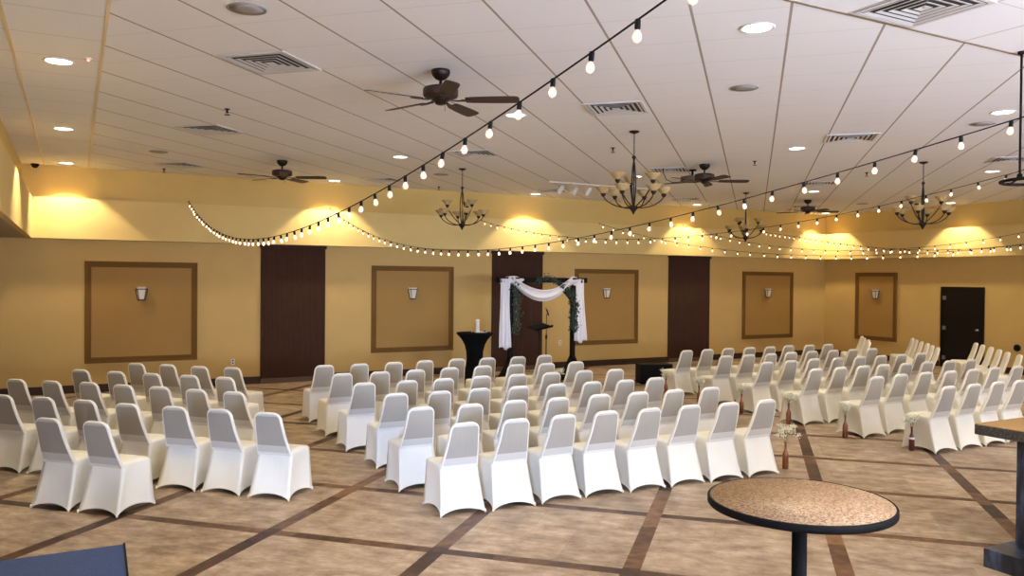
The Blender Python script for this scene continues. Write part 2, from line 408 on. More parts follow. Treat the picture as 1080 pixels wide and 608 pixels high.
s_ = dup(sc0); s_.location = (XR-.012, 15.07*KX, 1.86); s_.rotation_euler.z = -PI/2; s_['label'] = 'tapered frosted sconce on the side wall panel beside the dark door'
# outlet plates
def outlet(name, label, x, z):
    o = MB().box(-.036, -.006, -.058, .036, 0, .058).build(name, M['white'], None, (x*KY, YL, z), bevel=.002)
    s2 = MB()
    for dz in (-.025, .025): s2.box(-.016, -.0075, dz-.013, .016, -.0055, dz+.013)
    s2.build('socket', M['black'], o); return tag(o, label, 'outlet')
outlet('wall_outlet', 'small outlet plate on the back wall seen through the wedding arch', 10.42, .62)
outlet('wall_outlet', 'small outlet plate low on the wall beside the first dark curtain', 2.78, .47)
# round dark fitting on the right wall
t = thing('wall_speaker', 'small round dark grille on the right wall past the door', 'speaker', (XR, 11.2*KX, .64)); t.rotation_euler = (0, -PI/2, 0)
MB().lathe([(.0,.0),(.085,0),(.085,.018),(.07,.024),(.066,.016)], 24).build('rim', M['bronze'], t)
MB().lathe([(.066,.016),(.03,.022),(0,.024)], 24).build('grille', M['black'], t)

# dark curtains hung on the back wall
CN = ['left of the second wall panel', 'behind the wedding arch', 'beyond the arch, near the right corner']
for (x0, x1), nm in zip(((3.31, 4.62), (8.54, 9.89), (13.74, 15.14)), CN):
    x0 *= KY; x1 *= KY
    t = thing('curtain', 'tall dark brown pleated curtain ' + nm, 'curtain', ((x0+x1)/2, YL, 0), group=None)
    w = (x1-x0)/2; n = 168; vs = []; fs = []
    for i in range(n+1):
        x = -w + 2*w*i/n; y = -.035 + .006*math.sin(i*2*PI/6) + .002*math.sin(i*.37)
        vs += [(x, y, .015), (x, y, 2.80)]
    fs = [(2*i, 2*i+2, 2*i+3, 2*i+1) for i in range(n)]
    b = MB().add(vs, fs, 0, True); b.add([(-w,0,.015),(-w,0,2.8),(-w,-.035,.015),(-w,-.035,2.8),(w,0,.015),(w,0,2.8),(w,-.035,.015),(w,-.035,2.8)], [(0,1,3,2),(4,5,7,6)])
    b.build('cloth', M['curtain'], t, fix=False)
    MB().box(-w-.02, -.075, 2.79, w+.02, 0, 2.852).build('header_board', M['curtain'], t, bevel=.004)
    MB().box(-w, -.055, 0, w, 0, .10).build('base_rail', plain('brown_base_rail', (.10,.055,.035), .45), t, bevel=.004)

# ================================================================== ceiling fittings
CX = ['leftmost', 'second', 'third', 'fourth', 'rightmost']
CY = ['nearest the viewpoint', 'second', 'third', 'fourth', 'next to the back wall']
def can_light(label):
    t = thing('recessed_light', label, 'ceiling light', group='recessed ceiling lights')
    MB().lathe([(.135,.0),(.138,-.006),(.125,-.010),(.112,-.004),(.108,.004)], 32).build('trim_ring', M['trimring'], t)
    MB().lathe([(.110,-.003),(.07,-.005),(0,-.006)], 32).build('lens', M['can'], t); return t
cansx = [-.13, 4.70, 9.48, 14.35, 19.2]; cansy = [.75, 4.70, 8.65, 12.6, 16.42]
first = None; LAMPS = []
for i, x in enumerate(cansx):
    for j, y in enumerate(cansy):
        if j == 1: y = 4.70 if i < 2 else 5.6 if i == 2 else 4.7
        LAMPS.append((x, y, i, j))
        if (i, j) in ((2,3),) : pass
        px_visible = not (j == 0 or (i == 0 and j == 1) or (i >= 3 and j == 1) or (i == 4 and j in (2,)))
        if not px_visible: continue
        t = first and dup(first) or can_light(''); first = first or t
        t.location = (x, y, HC); t['label'] = 'round lit recessed light, %s row from the back wall, %s line from the left side' % (ORD[4-j], ORD[i])
for (x, y, i, j) in LAMPS:
    L = bpy.data.lights.new('can_lamp', 'SPOT'); L.energy = 225; L.color = (1, .86, .60); L.spot_size = R(102); L.spot_blend = .16; L.shadow_soft_size = .09
    o = bpy.data.objects.new('can_lamp', L); COL.objects.link(o); o.location = (x, y, HC-.03)

# four-way air vents
def vent(label):
    t = thing('ceiling_vent', label, 'air vent', group='square ceiling air vents'); W = .335
    f = MB()
    for a, c_ in ((W, W-.035),):
        for k in range(4):
            an = k*PI/2; cs, sn = round(math.cos(an)), round(math.sin(an)); rot = lambda x, y: (x*cs-y*sn, x*sn+y*cs)
            q = [rot(-a, -a), rot(a, -a), rot(c_, -c_), rot(-c_, -c_)]
            f.add([(*p, -.002) for p in q] + [(*p, -.012) for p in q], [(0,1,2,3),(7,6,5,4),(0,1,5,4),(2,3,7,6)])
    f.build('frame', M['vent'], t)
    MB().box(-W+.03, -W+.03, -.002, W-.03, W-.03, -.001).build('throat', M['ventdark'], t)  # flat dark sheet in place of the shaded hollow behind the louvres
    for a in (.285, .225, .165, .105, .045):
        l = MB(); i_ = a-.026 if a > .05 else .010
        for k in range(4):
            an = k*PI/2; cs, sn = round(math.cos(an)), round(math.sin(an)); rot = lambda x, y: (x*cs-y*sn, x*sn+y*cs)
            q0 = [rot(-a, -a), rot(a, -a)]; q1 = [rot(i_, -i_), rot(-i_, -i_)]
            l.add([(*q0[0], -.009), (*q0[1], -.009), (*q1[0], -.003), (*q1[1], -.003), (*q0[0], -.012), (*q0[1], -.012), (*q1[0], -.006), (*q1[1], -.006)], [(0,1,2,3),(4,5,6,7),(0,1,5,4)])
        l.build('louvre', M['vent'], t)
    return t
first = None
vents = [(1.6,7.69,0,'beside the nearest fan on the left'), (1.62,11.6,0,'over the left chairs, midway'), (1.68,15.6,0,'nearest the far left corner'), (5.5,7.69,0,'between the nearest fan and nearest chandelier'),
    (5.58,11.6,0,'behind the long bulb string, midway'), (5.5,15.7,0,'near the back wall left of the small chandelier'), (9.4,7.63,0,'over the right aisle'), (9.42,11.5,0,'just behind the nearest chandelier'),
    (9.4,15.6,0,'near the back wall above the arch'), (13.2,7.63,0,'beside the black ring pendant'), (13.2,11.45,0,'in front of the farthest fan'), (13.1,15.4,0,'near the back wall beyond the dark fan'), (17.0,15.2,0,'nearest the far right corner')]
for x, y, r, nm in vents:
    t = first and dup(first) or vent(''); first = first or t
    t.location = (x, y, HC-.001); t.rotation_euler.z = PI/4; t['label'] = 'square louvred ceiling vent ' + nm
t = dup(first); t.location = (5.37, 3.755, HC-.001); t.rotation_euler.z = 0; t['label'] = 'large louvred ceiling vent at the top edge, nearest of all'
# round flush speakers, sprinklers, detectors
first = None
for x, y, nm in ((1.12,6.24,'nearest, left of the near fan'), (1.18,14.1,'far left, beyond the second light row'), (6.05,6.22,'near, right of the bulb string'), (6.16,14.3,'beside the small far chandelier'), (9.95,6.13,'near the black ring pendant'), (17.59,13.9,'nearest the far right corner')):
    if first is None:
        t = thing('ceiling_speaker', '', 'ceiling speaker', group='round ceiling speakers'); first = t
        MB().lathe([(.142,0),(.144,-.006),(.132,-.010),(.128,-.006)], 36).build('rim', M['grille'], t)
        MB().lathe([(.129,-.006),(.06,-.010),(0,-.011)], 36).build('grille', M['grille'], t)
    else: t = dup(first)
    t.location = (x, y, HC); t['label'] = 'round grey speaker grille flush in the ceiling, ' + nm
first = None
for x, y, nm in ((1.59,10.08,'above the left chairs'), (1.46,16.3,'nearest the far left corner'), (7.12,10.03,'left of the nearest chandelier'), (9.9,9.92,'right of the nearest fan pair'), (12.63,9.9,'above the right chairs'), (6.95,16.24,'beside the small far chandelier')):
    if first is None:
        t = thing('fire_sprinkler', '', 'sprinkler', group='ceiling sprinklers'); first = t
        MB().lathe([(.035,0),(.035,-.006),(.014,-.012),(.012,-.045),(.006,-.05)], 16).build('body', M['bronze'], t)
        b = MB().lathe([(.0,-.068),(.034,-.070),(.034,-.074),(0,-.076)], 16); b.tube([(.012,0,-.04),(.016,0,-.056),(.004,0,-.07)], .003, 5).tube([(-.012,0,-.04),(-.016,0,-.056),(-.004,0,-.07)], .003, 5)
        b.build('deflector', M['bronze'], t)
    else: t = dup(first)
    t.location = (x, y, HC); t['label'] = 'tiny dark sprinkler head on the ceiling, ' + nm
t = thing('security_camera', 'small black dome camera on the ceiling at the far left corner', 'security camera', (-.62, 16.85, HC))
MB().lathe([(.065,0),(.068,-.02),(.06,-.03)], 24).build('base', M['black'], t); MB().lathe([(.055,-.028),(.05,-.05),(.03,-.07),(0,-.078)], 24).build('dome', M['black'], t)
t = thing('smoke_detector', 'tiny ceiling sensor glowing red beside the left ceiling bar', 'sensor', (.11, 8.39, HC))
MB().lathe([(.030,0),(.030,-.010),(.02,-.016),(0,-.017)], 24).build('body', M['white'], t); MB().lathe([(.013,-.015),(.010,-.024),(0,-.027)], 12).build('indicator', M['led'], t)

# ceiling fans, at rest
def fan(label):
    t = thing('ceiling_fan', label, 'ceiling fan')
    MB().lathe([(.088,0),(.091,-.018),(.083,-.05),(.052,-.085),(.018,-.10)], 32).build('canopy', M['bronze'], t)
    MB().lathe([(.0145,-.09),(.0145,-.17)], 16).build('downrod', M['bronze'], t)
    b = MB().lathe([(.02,-.150),(.05,-.155),(.125,-.162),(.158,-.172),(.168,-.186),(.168,-.240),(.160,-.256),(.125,-.266),(.09,-.275)], 40)
    b.build('motor', M['blade'], t)
    MB().lathe([(.09,-.272),(.085,-.290),(.055,-.300),(.05,-.322),(.03,-.332),(0,-.335)], 28).build('switch_housing', M['bronze'], t)
    MB().tube([(.04,.02,-.32),(.04,.02,-.39)], .0018, 5).build('pull_chain', M['bronze'], t)
    for k in range(5):
        a = k*2*PI/5
        vs = []; n = 16
        prof = [(.24,.050),(.30,.058),(.45,.066),(.62,.070),(.72,.066),(.745,.052),(.755,.03)]
        top = []; 
        for r, w in prof:
            for sx in (-1, 1): top.append((r, sx*w, -.283 - sx*w*.22))
        vs = top + [(x, y, z-.007) for x, y, z in top]; m_ = len(top); fs = []
        for i in range(len(prof)-1):
            fs += [(2*i, 2*i+1, 2*i+3, 2*i+2), (m_+2*i+2, m_+2*i+3, m_+2*i+1, m_+2*i), (2*i, 2*i+2, m_+2*i+2, m_+2*i), (2*i+1, m_+2*i+1, m_+2*i+3, 2*i+3)]
        fs += [(0, m_, m_+1, 1), (m_-2, m_-1, 2*m_-1, 2*m_-2)]
        bl = MB().add(vs, fs).build('blade', M['blade'], t); bl.rotation_euler.z = a
        ir = MB().sweep_rect([(.07,0,-.275),(.12,0,-.292),(.18,0,-.296),(.22,0,-.292)], .035, .008); ir.sweep_rect([(.20,-.0,-.293),(.30,0,-.292)], .075, .006)
        io = ir.build('blade_bracket', M['bronze'], bl)
    return t
f0 = fan('nearest dark ceiling fan, over the left aisle')
f0.location = (3.07, 7.15, HC); f0.rotation_euler.z = R(-33)
for (x, y, rz, l) in ((3.12,14.07,-28,'small-looking dark ceiling fan near the back wall on the left'), (9.47,10.65,-30,'dark ceiling fan just beyond the nearest chandelier'), (15.72,13.98,-29,'farthest dark ceiling fan, near the right back corner')):
    t = dup(f0); t.location = (x, y, HC); t.rotation_euler.z = R(rz); t['label'] = l

# bronze chandeliers with nine upturned amber bowls
def chandelier(label):
    t = thing('chandelier', label, 'chandelier')
    MB().lathe([(.0,0),(.068,0),(.070,-.008),(.06,-.020),(.03,-.030),(.010,-.04)], 32).build('canopy', M['bronze'], t)
    ch = MB(); z = -.04; k = 0
    while z > -.33:
        pts = []
        for a in range(10):
            an = a*2*PI/10; r = .011*math.cos(an); pts.append((r if k % 2 else 0, 0 if k % 2 else r, z-.017+.021*math.sin(an)))
        ch.tube(pts, .0030, 5, closed=True); z -= .031; k += 1
    ch.build('chain', M['bronze'], t)
    MB().lathe([(.006,-.325),(.024,-.335),(.030,-.352),(.018,-.366),(.010,-.40),(.008,-.42)], 20).build('collar', M['bronze'], t)
    st = MB(); st.tube([(0,0,-.40),(0,0,-1.02)], .008, 8)
    for s_ in (-1, 1): st.tube([(0,0,-.38),(s_*.020,0,-.47),(s_*.036,0,-.62),(s_*.038,0,-.78),(s_*.022,0,-.93),(s_*.01,0,-1.0)], .009, 8)
    st.build('stem', M['bronze'], t)
    MB().lathe([(.012,-.985),(.060,-1.000),(.066,-1.018),(.050,-1.040),(.022,-1.075),(.012,-1.10),(.0,-1.115)], 24).build('hub', M['bronze'], t)
    def arm(an, rad, ztop):
        c_, s_ = math.cos(an), math.sin(an)
        q = [(.04,-1.010),(rad*.30,-1.020),(rad*.60,-.995),(rad*.85,-.94),(rad*.97,ztop-.055),(rad,ztop-.03)] if rad > .35 else [(.03,-1.005),(rad*.30,-.96),(rad*.58,-.88),(rad*.85,-.78),(rad*.98,ztop-.06),(rad,ztop-.03)]
        # smooth
        P = [Vector((r*c_, r*s_, z)) for r, z in q]; S_ = []
        for i in range(len(P)-1):
            p0 = P[max(i-1,0)]; p1 = P[i]; p2 = P[i+1]; p3 = P[min(i+2,len(P)-1)]
            for j in range(5):
                u = j/5; S_.append(.5*((2*p1)+(p2-p0)*u+(2*p0-5*p1+4*p2-p3)*u*u+(3*p1-p0-3*p2+p3)*u**3))
        S_.append(P[-1])
        a = MB().tube(S_, .0085, 7); a.lathe([(.010,-.045),(.022,-.035),(.034,-.012),(.036,0),(.030,.004)], 16, (rad*c_, rad*s_, ztop))
        ao = a.build('arm', M['bronze'], t)
        s2 = MB().lathe([(.026,.0),(.040,.010),(.062,.030),(.084,.055),(.104,.080),(.108,.086),(.102,.085),(.080,.060),(.056,.034),(.030,.012),(.0,.010)], 28, (rad*c_, rad*s_, ztop))
        s2.build('shade', M['shade'], ao)
    for k in range(6): arm(R(20+60*k), .405, -.835)
    for k in range(3): arm(R(50+120*k), .27, -.665)
    return t
c0 = chandelier('nearest amber-bowled bronze chandelier, over the centre chairs'); c0.location = (6.57, 8.77, HC); c0.rotation_euler.z = R(12)
for x, y, rz, l in ((6.17,13.35,-4,'small far chandelier left of the wedding arch'), (13.32,13.6,30,'farthest bronze chandelier, beyond the dark fan'), (12.31,8.56,5,'bronze chandelier over the right block of chairs')):
    t = dup(c0); t.location = (x, y, HC); t.rotation_euler.z = R(rz); t['label'] = l
# black ring pendant at the right edge
t = thing('ring_pendant', 'black iron ring pendant on a long rod at the right edge', 'pendant light', (7.13, 4.06, HC))
MB().lathe([(.0,0),(.03,0),(.032,-.02),(.012,-.03)], 20).build('canopy', M['black'], t)
MB().tube([(0,0,-.02),(0,0,-1.09)], .010, 8).build('rod', M['black'], t)
MB().lathe([(.008,-1.04),(.02,-1.05),(.024,-1.075),(.014,-1.10),(0,-1.105)], 16).build('boss', M['black'], t)
rc = (.16*math.cos(R(-28)), .16*math.sin(R(-28)))
b = MB().tube([(rc[0]+.28*math.cos(a*PI/24), rc[1]+.28*math.sin(a*PI/24), -1.105) for a in range(48)], .014, 8, closed=True)
b.build('ring', M['black'], t)
for a in (-40, 80, 200):
    MB().tube([(0,0,-1.085), (rc[0]+.28*math.cos(R(a)), rc[1]+.28*math.sin(R(a)), -1.105)], .007, 6).build('spoke', M['black'], t)

# white track with three spot heads
t = thing('track_light', 'cream track light with three spot heads on the far ceiling', 'track light', (8.44, 14.09, HC))
MB().box(0, -.018, -.03, 2.5, .018, 0).build('track', M['cream'], t, bevel=.003)
for i, x in enumerate((.28, .62, .95)):
    hd = MB().tube([(x,0,-.03),(x,0,-.11)], .008, 6).build('stem', M['cream'], t)
    sh = MB(); ax = Vector((-.45, .35, -.8)).normalized(); c_ = Vector((x, 0, -.15)); q = [c_-ax*.085, c_-ax*.075, c_, c_+ax*.09, c_+ax*.095]
    sh.tube(q, [.03,.045,.055,.060,.060], 18); sh.build('spot_head', M['cream'], t)
# projector on a short pole behind the nearest chandelier
t = thing('projector', 'small grey projector hanging behind the nearest chandelier', 'projector', (9.75, 11.28, HC))
MB().lathe([(.07,0),(.07,-.02),(.02,-.03),(.02,-.12)], 20).build('mount', M['black'], t)
MB().box(-.17, -.13, -.22, .17, .13, -.12).build('body', plain('grey_projector_shell', (.16,.15,.14), .5), t, bevel=.015)
ln = MB().lathe([(.035,0),(.035,.03),(.026,.035),(0,.030)], 20).build('lens', M['black'], t); ln.location = (.08, .13, -.17); ln.rotation_euler = (-PI/2, 0, 0)
MB().tube([(-.17,0,-.17),(-.28,.02,-.24),(-.42,.05,-.25),(-.55,.06,-.20),(-.62,.06,-.06),(-.62,.06,0)], .007, 6).build('cable', M['black'], t)

# ================================================================== banquet chairs in stretch covers
def make_chair():
    t = thing('banquet_chair', '', 'chair')
    # skirt and seat as one stretched sleeve
    NS = 10; levels = [0, .12, .25, .38, .5, .62, .75, .87, 1.0]
    base = [(-.225,.255),(.225,.255),(.232,-.235),(-.232,-.235)]; seat = [(-.205,.215),(.205,.215),(.190,-.115),(-.190,-.115)]
    rings = []
    def ring(h):
        z0 = .435*h; pts = []
        for k in range(4):
            k2 = (k+1) % 4; ba, bb, sa, sb = base[k], base[k2], seat[k], seat[k2]
            e = h**.85
            for j in range(NS):
                u = j/NS; s_ = 4*u*(1-u); su = s_**.75
                bx = ba[0]+(bb[0]-ba[0])*u; by = ba[1]+(bb[1]-ba[1])*u; qx = sa[0]+(sb[0]-sa[0])*u; qy = sa[1]+(sb[1]-sa[1])*u
                x = bx+(qx-bx)*e; y = by+(qy-by)*e
                inn = .040*su*(1-h)**.9 + .012*s_*4*h*(1-h); L = math.hypot(x, y)
                nx, ny = [(0,-1),(-1,0),(0,1),(1,0)][k]
                x += nx*inn; y += ny*inn
                if u < .06: x *= .985; y *= .985
                hem = .050*su*(1-h)**1.2
                pts.append((x, y, z0+hem+.004))
        return pts
    b = MB(); R_ = [ring(h) for h in levels]; n = len(R_[0])
    def scaled(s_, z):
        cy = .05; return [(x*s_, cy+(y-cy)*s_, z+.004*(1-abs(x)/.2)) for x, y, _ in R_[-1]]
    R_ += [scaled(.975, .452), scaled(.90, .463), scaled(.6, .468), scaled(.25, .470)]
    vs = [p for r in R_ for p in r]; fs = []
    for i in range(len(R_)-1):
        for k in range(n): fs.append((i*n+k, i*n+(k+1) % n, (i+1)*n+(k+1) % n, (i+1)*n+k))
    fs.append(tuple((len(R_)-1)*n+k for k in range(n)))
    b.add(vs, fs, 0, True); o = b.build('seat_cover', M['cover'], t)
    # hem: thin rolled edge
    hem = MB().tube([p for p in R_[0]], .0045, 5, closed=True).build('hem', M['cover'], o)
    # foot pockets
    for x, y in base: MB().lathe([(.0,0),(.009,.0),(.010,.012),(.007,.03)], 10, (x*.97, y*.97, 0)).build('foot', M['cover'], t)
    # backrest: tapered slab with a round top, leaning back
    def outline():
        P = []; L = .455
        hw = lambda v: .193 - .050*(v/L) - .006*math.sin(PI*v/L)
        for j in range(9): v = (L-.085)*j/8; P.append((-hw(v), v))
        r = .085; cx = hw(L-.085)-r
        for j in range(1, 9): a = PI - (PI/2)*j/8; P.append((-cx+r*math.cos(a), L-r+r*math.sin(a)))
        for j in range(0, 8): a = PI/2 - (PI/2)*j/8; P.append((cx+r*math.cos(a), L-r+r*math.sin(a)))
        for j in range(8, -1, -1): v = (L-.085)*j/8; P.append((hw(v), v))
        return P
    O = outline(); m_ = len(O)
    def inset(d):
        out = []
        for i in range(m_):
            a = Vector(O[i-1]) if i > 0 else Vector(O[0])-Vector((0,.05)); c_ = Vector(O[i+1]) if i < m_-1 else Vector(O[-1])-Vector((0,.05))
            tg = (c_-a).normalized(); nrm = Vector((tg.y, -tg.x)); p = Vector(O[i])+nrm*d; out.append((p.x, max(p.y, 0)))
        return out
    rings = [(.060,-.012),(.020,-.013),(.014,-.019),(.007,-.019),(.001,-.011),(0,0),(.001,.014),(.010,.024),(.024,.027),(.060,.030)]
    vs = []; fs = []; mi = []
    for d, y in rings:
        for x, v in inset(d):
            lean = .11 + (v/.455)*.145 + .012*math.sin(PI*v/.455); vs.append((x, -lean + y, .418+v*.985))
    def strip(i): return [(i*m_+k, i*m_+k+1, (i+1)*m_+k+1, (i+1)*m_+k) for k in range(m_-1)]
    b = MB(); allf = []
    for i in range(len(rings)-1): allf += strip(i)
    # front and rear fills: bridge left and right sides level by level
    def fill(i0, top):
        h = m_//2; out = []
        for k in range(h-1): out.append((i0+k, i0+k+1, i0+m_-2-k, i0+m_-1-k))
        return out
    rear = fill(0, 0); front = fill((len(rings)-1)*m_, 1)
    b.v = vs
    for f_ in allf+front: b.f.append(f_); b.m.append(0); b.sm.append(True)
    for f_ in rear: b.f.append(f_); b.m.append(0); b.sm.append(True)
    bk = b.build('backrest', [M['cover']], t)
    # rear show-through: cushion patch and the thinner band under it, each just proud of the cover
    def patch(name, v0, v1, m_at, off):
        I = inset(.016); h = m_//2; rows_ = [(I[k], I[m_-1-k]) for k in range(h) if v0-1e-6 <= I[k][1] <= v1+1e-6]
        # exact ends
        def at(v):
            for k in range(h-1):
                if I[k][1] <= v <= I[k+1][1]:
                    u = (v-I[k][1])/max(I[k+1][1]-I[k][1], 1e-6); return (I[k][0]+(I[k+1][0]-I[k][0])*u, v)
            return I[h-1]
        L_ = [at(v0)]+[a for a, c2 in rows_ if v0+.004 < a[1] < v1-.004]+[at(v1)]
        vs = []; fs = []; nx_ = 6
        for x, v in L_:
            lean = .11+(v/.455)*.145+.012*math.sin(PI*v/.455)
            for q in range(nx_+1): vs.append((x*(1-2*q/nx_), -lean-.0155-off, .418+v*.985))
        for i in range(len(L_)-1):
            for q in range(nx_): fs.append((i*(nx_+1)+q, i*(nx_+1)+q+1, (i+1)*(nx_+1)+q+1, (i+1)*(nx_+1)+q))
        return MB().add(vs, fs, 0, True).build(name, m_at, bk)
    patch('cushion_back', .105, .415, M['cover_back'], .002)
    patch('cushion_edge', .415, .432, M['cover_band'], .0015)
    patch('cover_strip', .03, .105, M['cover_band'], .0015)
    return t
ROWS = {
  'L1': [(0.82, 13.55), (1.23, 13.16), (1.62, 12.71), (2.04, 12.39)],
  'L2': [(0.06, 12.94), (0.51, 12.49), (0.94, 12.04), (1.36, 11.64), (1.73, 11.22)],
  'L3': [(-0.67, 12.05), (-0.25, 11.69), (0.18, 11.4), (0.53, 10.95), (0.88, 10.61), (1.26, 10.12), (1.6, 9.73)],
  'L4': [(-0.7, 10.58), (-0.32, 10.24), (0.09, 9.8), (0.49, 9.27), (0.91, 8.86), (1.27, 8.52), (1.62, 8.14)],
  'L5': [(-0.22, 8.67), (0.17, 8.28)],
  'A': [(3.19, 6.83), (3.71, 6.78), (4.26, 6.8), (4.78, 6.79), (5.27, 6.71), (5.8, 6.68), (6.32, 6.61), (6.86, 6.56)],
  'B': [(3.16, 7.83), (3.73, 7.78), (4.29, 7.83), (4.8, 7.78), (5.42, 7.8), (5.95, 7.75), (6.43, 7.71), (7.01, 7.67)],
  'C': [(3.3, 8.89), (3.79, 8.8), (4.33, 8.84), (4.88, 8.81), (5.41, 8.77), (5.99, 8.78), (6.47, 8.74), (7.01, 8.81)],
  'D': [(3.25, 9.91), (3.83, 9.89), (4.32, 9.9), (4.91, 9.96), (5.48, 9.94), (6.03, 9.91), (6.62, 9.95), (7.11, 9.87)],
  'E': [(3.29, 10.96), (3.82, 10.97), (4.36, 10.99), (4.93, 11.1), (5.56, 11.17), (6.06, 11.06), (6.61, 11.05), (7.17, 11.06)],
  'F': [(3.38, 12.13), (3.87, 12.09), (4.44, 12.12), (4.97, 12.18), (5.61, 12.28), (6.14, 12.19), (6.72, 12.16), (7.28, 12.26)],
  'R1': [(10.31, 11.99), (10.83, 12.03), (11.38, 12.05), (11.91, 12.0), (12.43, 11.98), (13.09, 12.07), (13.59, 11.96), (14.18, 11.96)],
  'R2': [(10.24, 10.84), (10.75, 10.83), (11.24, 10.82), (11.94, 10.94), (12.47, 10.93), (13.07, 10.91), (13.51, 10.86), (14.11, 10.85)],
  'R3': [(10.01, 9.7), (10.63, 9.76), (11.27, 9.84), (11.8, 9.76), (12.41, 9.78), (12.95, 9.75), (13.46, 9.73), (14.02, 9.74)],
  'R4': [(10.01, 8.71), (10.5, 8.67), (11.07, 8.67), (11.56, 8.71), (12.08, 8.66), (12.67, 8.66), (13.22, 8.59), (13.68, 8.5)],
  'R5': [(9.95, 7.57), (10.6, 7.66), (11.16, 7.67), (11.65, 7.59), (12.23, 7.61), (12.84, 7.64), (13.34, 7.55)],
  'R6': [(9.91, 6.49), (10.46, 6.49), (11.05, 6.5), (11.46, 6.45)],
  'S1': [(16.99, 13.36), (16.52, 12.93), (16.19, 12.58), (15.47, 11.97)],
  'S2': [(17.6, 12.44), (17.12, 11.99), (16.79, 11.64), (16.46, 11.28), (15.96, 10.81), (15.56, 10.42)],
  'S3': [(17.62, 10.9), (17.22, 10.51), (16.84, 10.11), (16.33, 9.62), (15.83, 9.15), (15.57, 8.81)],
}

BLK = {'L': ('left angled block', R(-45)), 'C': ('centre block', 0), 'R': ('right block', 0), 'S': ('far right angled block', R(45))}
rowname = {'L1':'first','L2':'second','L3':'third','L4':'fourth','L5':'last','F':'first','E':'second','D':'third','C':'fourth','B':'fifth','A':'last',
    'R1':'first','R2':'second','R3':'third','R4':'fourth','R5':'fifth','R6':'last','S1':'first','S2':'second','S3':'last'}
proto = None
for key, pts in ROWS.items():
    bk = key[0] if len(key) == 2 else 'C'; bn, ang = BLK[bk]
    # straighten the tracing noise a little: rows stand in line
    n = len(pts); ca, sa = math.cos(ang), math.sin(ang)
    mv = sum(-x*sa+y*ca for x, y in pts)/n
    us = [x*ca+y*sa for x, y in pts]; mu = sum(us)/n; mi_ = (n-1)/2
    sl = sum((i-mi_)*(q-mu) for i, q in enumerate(us))/sum((i-mi_)**2 for i in range(n))
    for i, (x, y) in enumerate(pts):
        u = .35*us[i]+.65*(mu+sl*(i-mi_)); v = -x*sa+y*ca
        if not key.startswith('S'): v = mv + (v-mv)*.55
        off = .262
        v += off
        X = u*ca-v*sa; Y = u*sa+v*ca
        if proto is None: proto = t = make_chair()
        else: t = dup(proto)
        t.location = (X, Y, 0); t.rotation_euler.z = ang + R(random.uniform(-2.0, 2.0))
        end = 'chair' 
        t['label'] = 'white-covered banquet chair, %s from the left, %s row from the front, %s' % (ORD[i], rowname[key], bn)
        t['group'] = 'white covered chairs of the ' + bn

# ================================================================== copper bottles with baby's breath along the aisle
def blossoms(name, label, x, y, z, seed, r=.11, hgt=.13, group="baby's breath sprays", lean=(0,0)):
    rnd = random.Random(seed); t = thing(name, label, 'flowers', (x, y, z), group=group)
    st = MB(); bl = MB(); lf = MB()
    for k in range(16):
        a = rnd.uniform(0, 2*PI); rr = r*math.sqrt(rnd.uniform(.05, 1)); h = hgt*rnd.uniform(.45, 1.1)
        tip = Vector((rr*math.cos(a)+lean[0]*h, rr*math.sin(a)+lean[1]*h, h)); st.tube([(0,0,-.03),(tip.x*.3, tip.y*.3, h*.45), tuple(tip)], .0016, 4, cap=False)
        for q in range(13):
            c_ = tip + Vector((rnd.gauss(0,.017), rnd.gauss(0,.017), rnd.gauss(0,.016))); s_ = rnd.uniform(.007, .012)
            bl.add([c_+Vector(d)*s_ for d in ((1,0,0),(-1,0,0),(0,1,0),(0,-1,0),(0,0,1),(0,0,-1))], [(0,2,4),(2,1,4),(1,3,4),(3,0,4),(2,0,5),(1,2,5),(3,1,5),(0,3,5)])
        if k % 2:
            c_ = tip*.6; d = Vector((rnd.uniform(-1,1), rnd.uniform(-1,1), .4)).normalized()*.03; sd = d.cross(Vector((0,0,1))).normalized()*.006
            lf.add([c_-sd*.2, c_+d*.5-sd, c_+d, c_+d*.5+sd], [(0,1,2,3)])
    st.build('stems', M['stem'], t); bl.build('blossoms', M['bloom'], t, fix=False); lf.build('leaves', M['leaf'], t, fix=False); return t
def bottle(label, m, scale=1):
    t = thing('bottle', label, 'bottle', group=None)
    prof = [(.0,.002),(.030,0),(.035,.006),(.036,.15),(.034,.175),(.022,.205),(.0135,.23),(.0125,.30),(.0155,.303),(.0155,.315),(.011,.318),(.010,.29)]
    MB().lathe([(r*scale, z*scale) for r, z in prof], 24).build('body', m, t)
    MB().lathe([(.0165*scale,.296*scale),(.0175*scale,.302*scale),(.0175*scale,.316*scale),(.0115*scale,.320*scale)], 20).build('rim', M['copper'], t)
    return t
BOT = [(7.33,6.80,'copper','at the right end of the last centre row'), (9.67,6.80,'dark','beside the last right-block row, nearest the bar'), (9.60,7.78,'copper','beside the fifth right-block row'),
       (9.72,8.92,'copper','beside the fourth right-block row'), (9.78,9.98,'copper','beside the third right-block row'), (9.84,11.09,'copper','beside the second right-block row'), (10.0,12.2,'copper','beside the first right-block row, farthest')]
for i, (x, y, mm, nm) in enumerate(BOT):
    t = bottle('%s bottle vase standing %s' % ('dark maroon' if mm == 'dark' else 'copper glitter', nm), M['copper_dark' if mm == 'dark' else 'copper']); x -= (0 if i == 0 else .05); t.location = (x, y, 0)
    t['group'] = 'bottle vases along the aisle'
    if mm == 'dark':
        MB().lathe([(.0365,.150),(.0362,.158),(.0345,.176),(.0335,.177)], 24).build('white_band', M['white'], t)
    big = 1.15 if i == 0 else 1
    blossoms('flower_spray', "white baby's breath in the bottle " + nm, x, y, .315, 40+i, .082*big*(1.35 if i == 0 else 1), .15*big, lean=(.25,0) if i == 0 else (0,0))
